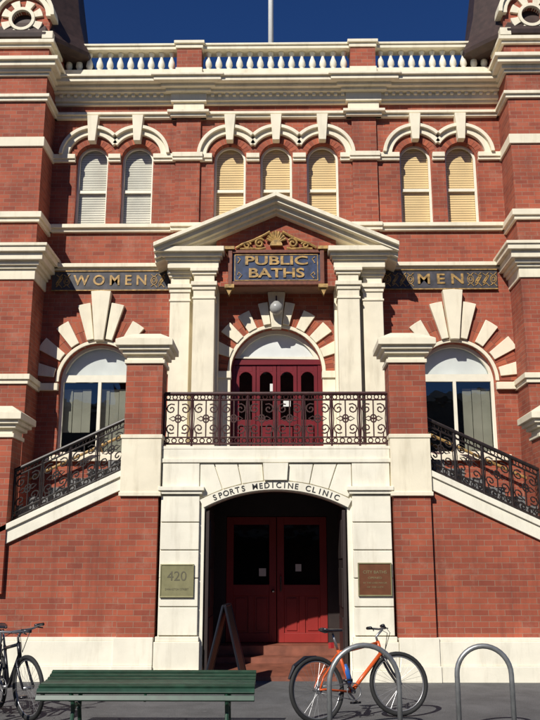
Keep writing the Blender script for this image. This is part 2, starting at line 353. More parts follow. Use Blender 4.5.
# cream trims
c = MB()
def stack(mb, x0, x1, yw, layers, side=0):
    for z0, z1, p in layers: mb.box(x0-side*p, x1+side*p, yw-p, yw+0.06, z0, z1)
stack(c, -4.75, 4.75, YW, [(10.92, 10.98, 0.06), (10.98, 11.12, 0.12), (11.12, 11.18, 0.22), (11.18, 11.24, 0.32), (11.24, 11.33, 0.45), (11.33, 11.38, 0.50)])
stack(c, -4.75, 4.75, YW, [(10.60, 10.66, 0.09), (10.66, 10.72, 0.14)])
for s in (-1, 1):
    stack(c, min(s*1.54, s*2.08), max(s*1.54, s*2.08), YW-0.065, [(10.60, 10.665, 0.10), (10.665, 10.725, 0.16), (10.725, 10.93, 0.05), (10.93, 11.122, 0.10), (11.122, 11.182, 0.20), (11.182, 11.244, 0.29), (11.244, 11.332, 0.42), (11.332, 11.382, 0.47)], 1)
x = -4.5
while x < 4.5:
    if not (1.38 < abs(x+0.03) < 2.24): c.box(x, x+0.07, YW-0.175, YW-0.1, 11.06, 11.121)
    x += 0.15
stack(c, -4.75, 4.75, YW, [(8.10, 8.17, 0.075), (8.17, 8.25, 0.13)])
for a, bb in ((-4.7, -4.12), (-2.52, -1.31), (1.31, 2.52), (4.12, 4.7)):
    stack(c, a, bb, YW, [(9.64, 9.70, 0.06), (9.70, 9.80, 0.095)])
for a, bb in ((-3.44, -3.19), (-0.61, -0.34), (0.34, 0.61), (3.19, 3.44)):
    stack(c, a, bb, YW, [(9.64, 9.70, 0.06), (9.70, 9.80, 0.095)])
for a, bb in ((-2.12, -1.5), (1.5, 2.12)):
    stack(c, a, bb, YW-.065, [(9.638, 9.702, 0.06), (9.702, 9.802, 0.085), (8.098, 8.172, 0.07), (8.172, 8.252, 0.11)])
stack(c, -4.75, -2.1, YW, [(7.29, 7.34, 0.06), (7.34, 7.42, 0.12)]); stack(c, 2.1, 4.75, YW, [(7.29, 7.34, 0.06), (7.34, 7.42, 0.12)])
c.obj('cornices_and_string_courses', CREAM, B, 0.008)

h = MB(); h2 = MB(); k2 = MB()
groups = [[-3.78, -2.85], [-0.95, 0, 0.95], [2.85, 3.78]]
for gr in groups:
    for i, x in enumerate(gr):
        half = (gr[1]-gr[0])/2
        a_in = math.degrees(math.acos(min(1, half/0.655)))
        a_in0 = math.degrees(math.acos(min(1, half/0.52)))
        a0 = a_in if i < len(gr)-1 else 4
        a1 = 180-a_in if i > 0 else 176
        h.sector(x, ZS+0.03, 0.485, 0.60, a0 if a0 < 5 else a_in0+4, a1 if a1 > 175 else 176-a_in0, YW-0.08, YW+0.02, 18)
        h2.sector(x, ZS+0.03, 0.60, 0.67, a0, a1, YW-0.15, YW+0.02, 18)
        k2.prism([(x-.07, ZS+0.33), (x+.07, ZS+0.33), (x+.115, ZS+0.91), (x-.115, ZS+0.91)], YW-0.18, YW+0.02)
h.obj('window_hood_inner', CREAM, B, 0.005); h2.obj('window_hood_outer', CREAM, B, 0.005)

v = MB()
def wedge(mb, cx, cz, ac, da, r0, r1, y0, y1):
    mb.sector(cx, cz, r0, r1, ac-da, ac+da, y0, y1, 2)
for s in (-1, 1):
    cx = s*BX
    for k in (1, 2, 3):
        for q in (-1, 1): wedge(v, cx, BZ, 90+q*(11+k*22.5), 5.8, 0.86, 1.36, YW-0.06, YW+0.02)
    for q in (-1, 1): wedge(v, cx, BZ, 90+q*12.2, 4.6, 0.84, 1.58, YW-0.09, YW+0.02)
    wedge(v, cx, BZ, 90, 6.2, 0.80, 1.80, YW-0.15, YW+0.02)
    v.sector(cx, BZ, 0.762, 0.83, 0, 180, YW-0.03, YW+0.05, 26)
    v.box(cx-1.36, cx-0.762, YW-0.09, YW+0.02, 4.86, 5.0); v.box(cx+0.762, cx+1.2, YW-0.09, YW+0.02, 4.86, 5.0)
    v.box(cx-0.95, cx+0.95, YW-0.1, YW+0.1, 3.5, 3.615)
for k in (1, 2, 3):
    for q in (-1, 1): wedge(v, 0, DZ, 90+q*(10+k*19), 5.4, 0.95, 1.34, YW-0.06, YW+0.02)
for q in (-1, 1): wedge(v, 0, DZ, 90+q*11.0, 4.0, 0.95, 1.40, YW-0.09, YW+0.02)
wedge(v, 0, DZ, 90, 6.2, 0.86, 1.58, YW-0.16, YW+0.02)
v.sector(0, DZ, 0.882, 0.95, 0, 180, YW-0.035, YW+0.05, 28)
v.box(-1.16, -0.882, YW-0.10, YW+0.05, 3.33, 5.2); v.box(0.882, 1.16, YW-0.10, YW+0.05, 3.33, 5.2)
v.box(-1.18, -0.87, YW-0.14, YW+0.05, 5.08, 5.215); v.box(0.87, 1.18, YW-0.14, YW+0.05, 5.08, 5.215)
v.obj('arch_voussoirs', CREAM, B, 0.008)
k2.obj('window_keystones', CREAM, B, 0.008)

sb = MB(); mo = MB()
def brickring(cx, cz, r0, r1, a0, a1, rows=1, proud=0.018):
    mo.sector(cx, cz, r0+.002, r1-.002, a0, a1, YW-proud+0.006, YW+0.01, 24)
    for rr in range(rows):
        q0 = r0+(r1-r0)*rr/rows; q1 = r0+(r1-r0)*(rr+1)/rows-0.008
        n = max(3, int(R(a1-a0)*(q0+q1)/2/0.078))
        for i in range(n):
            d = (a1-a0)/n; g_ = math.degrees(0.004/((q0+q1)/2))
            sb.sector(cx, cz, q0, q1, a0+i*d+g_, a0+(i+1)*d-g_, YW-proud, YW+0.01, 1)
for gr in groups:
    for i, x in enumerate(gr): brickring(x, ZS, WR+.003, 0.455, 0, 180)
for s in (-1, 1): brickring(s*BX, BZ, 0.84, 1.28, 0, 180, 2)
brickring(0, DZ, 0.955, 1.28, 0, 180, 2)
mo.obj('arch_mortar', MORTAR, B); sb.obj('arch_bricks', SOLD, B)

p = MB()
for s in (-1, 1): p.box(s*1.56, s*2.06, YW-0.062, YW+0.02, 7.43, 10.9)
p.obj('brick_pilasters', BRICK, B)

# balustrade
bb_ = MB(); br_ = MB(); bp_ = MB()
sec = [(-4.5, -2.1), (-1.54, 1.54), (2.1, 4.5)]
prof = [(0.062, 0), (0.062, 0.035), (0.035, 0.05), (0.05, 0.09), (0.075, 0.15), (0.068, 0.22), (0.033, 0.32), (0.03, 0.36), (0.05, 0.385), (0.05, 0.405), (0.062, 0.42), (0.062, 0.46)]
ZB = 11.74
for a, e in sec:
    br_.box(a, e, YW-0.10, YW+0.16, 11.383, 11.73); br_.box(a, e, YW-0.12, YW+0.18, ZB+0.44, ZB+0.52); br_.box(a, e, YW-0.15, YW+0.21, ZB+0.52, ZB+0.57)
    n = int(round((e-a)/0.22))
    for i in range(n):
        x = a+(i+0.5)*(e-a)/n
        bb_.lathe(x, YW+0.03, prof, 10, ZB-0.015)
for s in (-1, 1):
    bp_.box(s*1.56, s*2.08, YW-0.16, YW+0.22, 11.385, ZB+0.43)
    br_.box(s*1.53, s*2.11, YW-0.19, YW+0.25, ZB+0.43, ZB+0.52); br_.box(s*1.50, s*2.14, YW-0.23, YW+0.29, ZB+0.52, ZB+0.59)
    br_.box(s*1.54, s*2.10, YW-0.18, YW+0.24, 11.384, 11.72)
    bp_.box(s*4.48, s*4.7, YW-0.16, YW+0.22, 11.386, ZB+0.47)
bb_.obj('parapet_balusters', WHITE, B, 0, True); br_.obj('parapet_rails', CREAM, B, 0.01); bp_.obj('parapet_piers', BRICK, B)

# portico
P = MB()
for s in (-1, 1):
    def bx(x0, x1, y0, z0, z1, y1=YW+0.02): P.box(s*x0, s*x1, y0, y1, z0, z1)
    bx(1.12, 2.06, 2.92, 3.34, 7.12)
    for (a, e, yf) in ((1.66, 2.04, 2.78), (1.17, 1.58, 2.62)):
        bx(a, e, yf, 3.34, 6.70)
        bx(a-.04, e+.04, yf-.04, 3.33, 3.75)
        bx(a-.02, e+.02, yf-.02, 6.52, 6.56)
        bx(a-.02, e+.02, yf-.025, 6.70, 6.78); bx(a-.045, e+.045, yf-.06, 6.78, 6.86); bx(a+.01, e-.01, yf-.01, 6.86, 7.0)
        bx(a-.03, e+.03, yf-.04, 7.0, 7.06); bx(a-.06, e+.06, yf-.08, 7.06, 7.13)
    bx(1.10, 2.08, 2.58, 7.13, 7.27); bx(1.07, 2.12, 2.53, 7.27, 7.33); bx(1.03, 2.18, 2.46, 7.33, 7.40); bx(0.99, 2.26, 2.38, 7.40, 7.50)
P.obj('portico_pilasters', CREAM, B, 0.008)
P = MB()
def rake(off0, off1, yf):
    for s in (-1, 1):
        P.prism([(s*2.32, 7.505+off0), (0, 8.52+off0), (0, 8.52+off1), (s*2.32, 7.505+off1)], yf, YW+0.02)
rake(-0.05, 0.03, 2.26); rake(-0.13, -0.05, 2.35); rake(-0.22, -0.13, 2.47); rake(-0.28, -0.22, 2.57)
P.obj('pediment_cornice', CREAM, B, 0.006)
P = MB(); P.prism([(-1.16, 6.80), (1.16, 6.80), (1.16, 7.72), (0, 8.25), (-1.16, 7.72)], 2.72, YW+0.02); P.obj('pediment_tympanum', BRICK, B)
P = MB(); P.lathe(0, YW-0.30, [(0.001, -0.13), (0.06, -0.12), (0.11, -0.07), (0.13, 0), (0.115, 0.06), (0.07, 0.11), (0.05, 0.13), (0.001, 0.14)], 18, 6.42); P.obj('globe_lamp_shade', simple('opal_glass', (0.36, 0.36, 0.34), 0.3, var=0.1), B, 0, True)
P = MB(); P.tube([(0, YW-.1, 6.66), (0, YW-.3, 6.66), (0, YW-.3, 6.55)], 0.015, 8); P.obj('globe_lamp_bracket', IRON, B)

# towers
for s in (-1, 1):
    T = MB()
    T.box(s*4.6, s*5.75, 2.45, 4.6, 0, 11.95); T.obj('tower_corner_pier', BRICK, B)
    outer = [(s*5.70, 0), (s*9, 0), (s*9, 11.4), (s*5.70, 11.4)]
    if s < 0: outer = outer[::-1]
    plate('tower_wall', outer, [arch_pts(s*6.9, 3.9, 5.0, 0.55), arch_pts(s*6.9, 8.3, 9.6, 0.4)], 2.6, 0.36, BRICK, B)
    T = MB(); T.box(s*6.2, s*7.6, 2.98, 3.0, 3.6, 10.4); T.obj('tower_window_dark', GLASSR, B)
    T = MB(); T.box(s*5.74, s*8.98, 3.3, 3.35, 0.1, 11.3); T.obj('tower_room', DARK, B)
    T = MB()
    def tb(layers, x0=4.6, x1=5.75, yf=2.45):
        for z0, z1, pr in layers:
            a, e = x0-pr, x1+pr
            T.box(s*a, s*e, yf-pr, YW+0.25, z0, z1)
            T.box(s*(e+.001), s*9, 2.6-pr, 2.7, z0+.001, z1-.001)
    tb([(11.16, 11.22, .05), (11.22, 11.30, .10), (11.30, 11.40, .20), (11.40, 11.48, .26)])
    tb([(10.60, 10.67, .05), (10.67, 10.74, .09)])
    tb([(9.62, 9.82, .035)])
    tb([(8.02, 8.10, .05), (8.10, 8.22, .09)])
    tb([(6.86, 7.06, .03), (7.06, 7.12, .07), (7.12, 7.20, .12), (7.20, 7.34, .20), (7.34, 7.44, .27), (7.44, 7.50, .30)])
    tb([(4.84, 4.92, .035), (4.92, 5.02, .07)])
    tb([(11.80, 11.87, .06), (11.87, 11.95, .12)])
    T.box(s*5.85, s*7.95, 2.45, 2.62, 6.0, 6.1); T.box(s*5.95, s*7.85, 2.5, 2.62, 5.86, 6.0)
    T.obj('tower_mouldings', CREAM, B, 0.008)
    T = MB()
    for q in range(7):
        T.sector(s*6.9, 5.0, 0.58, 0.85, q*26+2, q*26+17, 2.54, 2.62, 2)
    T.obj('tower_window_voussoirs', CREAM, B, 0.006)
    T = MB(); cx = s*5.17; cy = 3.55
    prof_ = [(1.02, 11.96), (1.22, 12.0), (1.24, 12.08), (1.10, 12.4), (0.98, 12.9), (0.80, 14.2), (0.35, 16.0), (0.04, 17.2)]
    vs = []; fs = []
    for r, z in prof_:
        for k in range(8):
            a = R(22.5+45*k); vs.append((cx+r/math.cos(R(22.5))*math.cos(a), cy+r/math.cos(R(22.5))*math.sin(a), z))
    for i in range(len(prof_)-1):
        for k in range(8): fs.append((i*8+k, i*8+(k+1) % 8, (i+1)*8+(k+1) % 8, (i+1)*8+k))
    fs += [tuple(range(8)), tuple((len(prof_)-1)*8+k for k in range(8))]
    T.add(vs, fs); T.obj('tower_spire_roof', SLATE, B)
    oc = [(cx+0.2*math.cos(R(a)), 12.42+0.2*math.sin(R(a))) for a in range(0, 360, 15)]
    body = [(cx-0.56, 11.955), (cx+0.56, 11.955), (cx+0.56, 12.45)]+[(cx+0.56*math.cos(R(a)), 12.45+0.56*math.sin(R(a))) for a in range(10, 171, 10)]+[(cx-0.56, 12.45)]
    plate('lucarne_wall', body, [oc], 2.40, 0.9, BRICK, B)
    T = MB()
    for q in range(8): T.sector(cx, 12.42, 0.27, 0.43, q*45+22.5-13, q*45+22.5+13, 2.35, 2.42, 3)
    T.sector(cx, 12.42, 0.2, 0.268, 0, 359.9, 2.33, 2.5, 28)
    T.sector(cx, 12.45, 0.50, 0.60, 0, 180, 2.30, 2.6, 20); T.sector(cx, 12.45, 0.60, 0.68, 0, 180, 2.25, 2.6, 20)
    T.box(cx-0.66, cx-0.44, 2.32, 2.6, 11.955, 12.12); T.box(cx+0.44, cx+0.66, 2.32, 2.6, 11.955, 12.12)
    T.obj('lucarne_trim', CREAM, B, 0.006)
    T = MB(); T.box(cx-.3, cx+.3, 2.7, 2.72, 12.1, 12.7); T.obj('oculus_glass', DARK, B)

F = MB(); F.tube([(-0.12, 4.2, 11.3), (-0.12, 4.2, 20)], [0.065, 0.05], 12); F.obj('flagpole', POLEW, None, 0, True)

# building signs
S = empty('public_baths_sign')
q = MB(); q.box(-0.86, 0.86, 2.64, 2.73, 6.86, 7.44); q.obj('panel', SIGNB, S)
q = MB()
q.box(-0.92, -0.84, 2.58, 2.73, 6.80, 7.50); q.box(0.84, 0.92, 2.58, 2.73, 6.80, 7.50); q.box(-0.86, 0.86, 2.6, 2.73, 6.79, 6.865)
q.box(-0.86, 0.86, 2.6, 2.73, 7.435, 7.50); q.obj('frame', SIGNR, S, 0.01)
q = MB()
def spiral(cx, cz, r0, r1, a0, turns, n=22):
    return [(cx+(r0+(r1-r0)*i/n)*math.cos(a0+turns*2*math.pi*i/n), 2.68, cz+(r0+(r1-r0)*i/n)*math.sin(a0+turns*2*math.pi*i/n)) for i in range(n+1)]
for s in (-1, 1):
    q.box(s*0.80, s*0.99, 2.55, 2.72, 7.50, 7.56); q.box(s*0.80, s*0.98, 2.54, 2.72, 6.72, 6.79); q.prism([(s*0.83, 6.72), (s*0.96, 6.72), (s*0.90, 6.58)], 2.58, 2.7)
    q.tube([(s*x, y, z) for x, y, z in spiral(0.32, 7.66, 0.02, 0.10, 0, 1.4)], 0.022, 6)
    q.tube([(s*x, y, z) for x, y, z in spiral(0.56, 7.62, 0.015, 0.075, 1, 1.3)], 0.018, 6)
    q.tube([(s*0.12, 2.68, 7.9), (s*0.25, 2.68, 7.82), (s*0.45, 2.68, 7.72), (s*0.66, 2.68, 7.64), (s*0.78, 2.68, 7.56)], 0.026, 6)
    q.tube([(s*0.2, 2.67, 7.56), (s*0.3, 2.67, 7.54), (s*0.5, 2.67, 7.55), (s*0.7, 2.67, 7.54)], 0.022, 6)
for i in range(9):
    a = R(20+17.5*i); q.tube([(0.04*math.cos(a), 2.66, 7.66+0.04*math.sin(a)), (0.2*math.cos(a), 2.66, 7.66+0.24*math.sin(a))], [0.012, 0.03], 6)
q.sector(0, 7.60, 0.0001, 0.12, 0, 180, 2.63, 2.72, 10)
q.obj('gilt_ornament', GOLD, S)
q = MB(); q.box(-0.80, 0.80, 2.628, 2.642, 6.885, 6.90); q.box(-0.80, 0.80, 2.628, 2.642, 7.40, 7.415); q.box(-.8, -.785, 2.629, 2.641, 6.9, 7.4); q.box(.785, .8, 2.629, 2.641, 6.9, 7.4)
for s in (-1, 1):
    q.tube([(s*.72, 2.635, 6.93), (s*.66, 2.635, 7.0), (s*.72, 2.635, 7.06), (s*.74, 2.635, 7.0)], 0.012, 5); q.tube([(s*.74, 2.635, 7.36), (s*.69, 2.635, 7.32), (s*.74, 2.635, 7.24)], 0.012, 5)
q.obj('gilt_border', GOLD, S)
text('lettering_public', 'PUBLIC', 0.24, 0, 7.28, 2.632, GOLD, S, 1.20, 0.012, bold=0.006)
text('lettering_baths', 'BATHS', 0.26, 0, 7.03, 2.632, GOLD, S, 1.06, 0.012, bold=0.006)
for nm, bod, x0, x1 in (('women_sign', 'W O M E N', -4.45, -2.12), ('men_sign', 'M E N', 2.12, 4.35)):
    E = empty(nm); q = MB(); q.box(x0, x1, YW-0.04, YW+0.02, 6.88, 7.27); q.obj('panel', SIGND, E)
    q = MB(); q.box(x0, x1, YW-0.06, YW-0.038, 6.865, 6.885); q.box(x0, x1, YW-0.06, YW-0.038, 7.265, 7.285)
    cxs = (x0+x1)/2; w = 1.45 if 'W' in bod else 0.90
    for s in (-1, 1):
        for t in range(4):
            xx = cxs+s*(w/2+0.14+0.15*t)
            if abs(xx-cxs) > (x1-x0)/2-0.07: continue
            for rr in (0.03, 0.06):
                q.tube([(xx+rr*math.cos(R(a)), YW-0.045, 7.075+rr*1.4*math.sin(R(a)+t)) for a in range(0, 360, 30)], 0.009, 5, True)
            q.tube([(xx-.06, YW-.045, 6.95), (xx, YW-.045, 7.0), (xx+.06, YW-.045, 6.93)], 0.010, 5)
            q.tube([(xx-.06, YW-.045, 7.2), (xx, YW-.045, 7.15), (xx+.06, YW-.045, 7.21)], 0.010, 5)
    q.obj('gilt_ornament', GOLD, E)
    text('lettering', bod, 0.29, cxs, 7.075, YW-0.042, GOLD, E, w, 0.012, bold=0.005)

# ------------------------------------------------------------------ entrance staircase block
ST = empty('entrance_staircase')
xc, rise = 1.06, 0.26
RR = (xc*xc+rise*rise)/(2*rise); ZC = 2.70-RR; HA = math.degrees(math.asin(xc/RR))
arc = [(RR*math.sin(R(a)), ZC+RR*math.cos(R(a))) for a in [HA-2*HA*i/24 for i in range(25)]]
outer = [(-1.71, 0), (-xc, 0)] + arc[::-1] + [(xc, 0), (1.71, 0), (1.71, 3.30), (-1.71, 3.30)]
plate('entrance_front', outer, [], 0.0, 0.4, WHITE, ST)
W = MB()
for s in (-1, 1):
    z = 0.62
    for hh in [0.40]*5:
        W.box(s*1.13, s*1.70, -0.06, 0.02, z+0.007, z+hh-0.007); z += hh
    W.box(s*1.09, s*1.73, -0.10, 0.02, 2.63, 2.68); W.box(s*1.06, s*1.745, -0.13, 0.02, 2.68, 2.74)
    W.box(s*1.14, s*1.70, -0.05, 0.02, 2.745, 3.10)
    W.box(s*1.08, s*1.76, -0.15, 0.02, 0.0, 0.16); W.box(s*1.09, s*1.745, -0.12, 0.02, 0.16, 0.54); W.box(s*1.105, s*1.73, -0.09, 0.02, 0.54, 0.61)
def vz(a, r): return (r*math.sin(R(a)), ZC+r*math.cos(R(a)))
angs = [-26.5, -19, -12, -4.2, 4.2, 12, 19, 26.5]
for i in range(len(angs)-1):
    a0, a1 = angs[i]+0.14, angs[i+1]-0.14
    zt = 3.09; key = (i == 3)
    r_in = RR+0.14
    def top(a): return ((zt-ZC)*math.tan(R(a)), zt)
    p0, p1 = top(a0), top(a1)
    lim = 1.13
    pts = [vz(a0, r_in), vz(a1, r_in), p1, p0]
    if abs(p0[0]) > lim or abs(p1[0]) > lim:
        z_ = ZC+lim/math.tan(R(max(abs(a0), abs(a1))))
        if p0[0] < 0: pts = [vz(a0, r_in), vz(a1, r_in), p1, (-lim, zt), (-lim, z_)]
        else: pts = [vz(a0, r_in), vz(a1, r_in), (lim, z_), (lim, zt), p0]
    W.prism(pts, -0.035 if not key else -0.09, 0.02)
W.box(-1.74, 1.74, -0.07, 0.02, 3.10, 3.16); W.box(-1.76, 1.76, -0.05, 0.3, 3.301, 3.35)
W.box(-1.71, 1.71, -0.045, 0.02, 3.16, 3.301)
W.obj('rusticated_dressings', WHITE, ST, 0.008)
W = MB(); W.sector(0, ZC, RR+0.0, RR+0.125, 90-HA-0.3, 90+HA+0.3, -0.05, 0.1, 24); W.obj('archivolt', WHITE, ST, 0.004)
SG = empty('clinic_sign')
msg = 'SPORTS MEDICINE CLINIC'; n = len(msg)
for i, ch in enumerate(msg):
    if ch == ' ': continue
    a = -HA*0.82+2*HA*0.82*i/(n-1)
    x, z = vz(a, RR+0.06)
    text('letter', ch, 0.115, x, z, -0.052, INK, SG, None, 0.004, -R(a), bold=0.002)
C = MB(); K = MB(); PL = MB(); WG = MB(); CP = MB()
for s in (-1, 1):
    K.box(s*1.745, s*2.29, -0.08, 0.40, 0.6, 2.62)
    C.box(s*1.715, s*2.315, -0.11, 0.43, 2.62, 3.50); C.box(s*1.70, s*2.33, -0.125, 0.445, 2.60, 2.66); C.box(s*1.70, s*2.33, -0.125, 0.445, 3.46, 3.52)
    K.box(s*1.73, s*2.29, -0.085, 0.405, 3.52, 4.62)
    for z0, z1, pr in ((4.62, 4.68, .03), (4.68, 4.76, .0), (4.76, 4.82, .06), (4.82, 4.88, .11), (4.88, 4.98, .16)):
        C.box(s*(1.73-pr), s*(2.29+pr), -0.085-pr, 0.405+pr, z0, z1)
    x0, x1, y0, y1 = s*2.01-0.44, s*2.01+0.44, -0.245, 0.565
    C.add([(x0, y0, 4.98), (x1, y0, 4.98), (x1, y1, 4.98), (x0, y1, 4.98), (s*2.01-.22, 0.0, 5.12), (s*2.01+.22, 0.0, 5.12), (s*2.01+.22, .32, 5.12), (s*2.01-.22, .32, 5.12)],
          [(0, 1, 2, 3), (4, 5, 6, 7), (0, 1, 5, 4), (1, 2, 6, 5), (2, 3, 7, 6), (3, 0, 4, 7)])
    K.box(s*3.98, s*4.54, -0.085, 0.405, 1.2, 3.48)
    for z0, z1, pr in ((3.48, 3.54, .03), (3.54, 3.62, .0), (3.62, 3.68, .06), (3.68, 3.74, .11), (3.74, 3.84, .16)):
        C.box(s*(3.98-pr), s*(4.54+pr), -0.085-pr, 0.405+pr, z0, z1)
    x0, x1 = s*4.26-0.44, s*4.26+0.44
    C.add([(x0, y0, 3.84), (x1, y0, 3.84), (x1, y1, 3.84), (x0, y1, 3.84), (s*4.26-.22, 0.0, 3.98), (s*4.26+.22, 0.0, 3.98), (s*4.26+.22, .32, 3.98), (s*4.26-.22, .32, 3.98)],
          [(0, 1, 2, 3), (4, 5, 6, 7), (0, 1, 5, 4), (1, 2, 6, 5), (2, 3, 7, 6), (3, 0, 4, 7)])
    sl = 0.47
    def zt(x): return 2.70-sl*(x-2.3)
    WG.prism([(s*2.25, 0.02), (s*7.6, 0.02), (s*7.6, max(.1, zt(7.6))), (s*2.25, zt(2.25))], 0.0, 0.32)
    CP.prism([(s*2.29, zt(2.29)), (s*7.7, zt(7.7)), (s*7.7, zt(7.7)+0.20), (s*2.29, zt(2.29)+0.20)], -0.05, 0.36)
    CP.prism([(s*2.29, zt(2.29)+.20), (s*7.7, zt(7.7)+.20), (s*7.7, zt(7.7)+0.29), (s*2.29, zt(2.29)+0.29)], -0.085, 0.39)
    PL.box(s*1.75, s*7.8, -0.14, 0.1, 0.0, 0.22); PL.box(s*1.75, s*7.8, -0.11, 0.1, 0.22, 0.55); PL.box(s*1.75, s*7.8, -0.095, 0.1, 0.55, 0.60)
    PL.box(s*1.752, s*2.33, -0.165, 0.1, 0.001, 0.222); PL.box(s*1.752, s*2.32, -0.135, 0.1, 0.222, 0.602)
C.obj('pier_caps', CREAM, ST, 0.008); K.obj('brick_piers', BRICK, ST); PL.obj('plinth', WHITE, ST, 0.008); WG.obj('wing_walls', BRICK, ST); CP.obj('stair_coping', WHITE, ST, 0.006)
L_ = MB(); L_.box(-2.3, 2.3, 0.41, 3.19, 3.12, 3.33)
for s in (-1, 1):
    for i in range(20):
        x0 = 2.3+i*0.30; z1 = 3.33-(i+1)*0.141
        if z1 > 0.02: L_.box(s*x0, s*(x0+0.30), 0.33, 2.6, max(0, z1-0.45), z1)
L_.obj('landing_and_steps', STEP, ST, 0.006)
# passage
yq = 2.05
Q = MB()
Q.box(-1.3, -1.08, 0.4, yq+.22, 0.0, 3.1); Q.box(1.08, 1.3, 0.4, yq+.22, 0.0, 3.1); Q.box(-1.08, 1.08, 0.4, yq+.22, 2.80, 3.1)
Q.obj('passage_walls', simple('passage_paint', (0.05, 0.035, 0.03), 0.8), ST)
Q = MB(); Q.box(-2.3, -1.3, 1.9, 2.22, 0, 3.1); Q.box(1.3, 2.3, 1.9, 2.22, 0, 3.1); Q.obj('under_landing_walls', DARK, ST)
Q = MB()
Q.add([(-1.08, 0.02, 0.0), (1.08, 0.02, 0.0), (1.08, 0.02, 0.06), (-1.08, 0.02, 0.06), (1.08, 1.2, 0.12), (-1.08, 1.2, 0.12)], [(0, 1, 2, 3), (3, 2, 4, 5)])
Q.box(-1.08, 1.08, 1.2, yq+.22, 0.0, 0.20)
Q.box(-1.08, 1.08, 1.58, yq+.22, 0.20, 0.34)
Q.obj('entry_floor', TILE, ST)
Q = MB()
Q.box(-1.08, -0.86, yq, yq+0.1, 0.34, 2.80); Q.box(0.86, 1.08, yq, yq+0.1, 0.34, 2.80); Q.box(-0.86, 0.86, yq, yq+0.1, 2.42, 2.80)
Q.obj('door_surround', DARKWOOD, ST)
Q = MB()
for k in range(2):
    x0 = -0.86+k*0.86+0.006; x1 = x0+0.848
    Q.box(x0, x0+0.12, yq+.02, yq+0.07, 0.35, 2.41); Q.box(x1-0.12, x1, yq+.02, yq+0.07, 0.35, 2.41)
    for z0, z1 in ((0.35, 0.50), (1.10, 1.28), (2.28, 2.41)): Q.box(x0+.12, x1-.12, yq+.022, yq+.068, z0, z1)
    Q.box((x0+x1)/2-.05, (x0+x1)/2+.05, yq+.024, yq+.066, 0.50, 1.10)
    for a, e in ((x0+.12, (x0+x1)/2-.05), ((x0+x1)/2+.05, x1-.12)):
        Q.box(a, e, yq+.045, yq+.06, 0.50, 1.10); Q.box(a+.04, e-.04, yq+.03, yq+.05, 0.54, 1.06)
Q.obj('ground_floor_doors', REDDOOR, ST, 0.004)
Q = MB()
for k in range(2):
    x0 = -0.86+k*0.86+.12; Q.add([(x0, yq+.045, 1.27), (x0+.62, yq+.045, 1.27), (x0+.62, yq+.045, 2.29), (x0, yq+.045, 2.29)], [(0, 1, 2, 3)])
Q.obj('door_panes', glass_mat('dark_door_glass', (0.5, 0.5, 0.5), 0.03), ST)
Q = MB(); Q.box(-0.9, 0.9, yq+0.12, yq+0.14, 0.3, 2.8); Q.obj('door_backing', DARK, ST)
Q = MB(); Q.box(-0.30, -0.18, yq+.036, yq+.040, 1.42, 1.55); Q.box(0.32, 0.42, yq+.036, yq+.040, 1.5, 1.62); Q.obj('notices', PAPER, ST)
Q = MB(); Q.lathe(-0.06, yq-0.03, [(0.001, 0), (0.03, 0.01), (0.035, 0.03), (0.02, 0.05), (0.001, 0.055)], 10, 1.15); Q.tube([(0.07, yq+0.02, 1.16), (0.07, yq-.03, 1.18), (0.07, yq-.03, 1.42), (0.07, yq+.02, 1.44)], 0.012, 8); Q.obj('door_handles', CHROME, ST)
Q = MB()
for s in (-1, 1):
    Q.box(s*0.985, s*1.035, 0.02, 0.98, 0.14, 2.40)
    for z0 in (0.3, 1.0, 1.7): Q.box(s*0.972, s*0.986, 0.12, 0.88, z0, z0+0.56)
Q.obj('open_door_leaves', DARKWOOD, ST, 0.006)

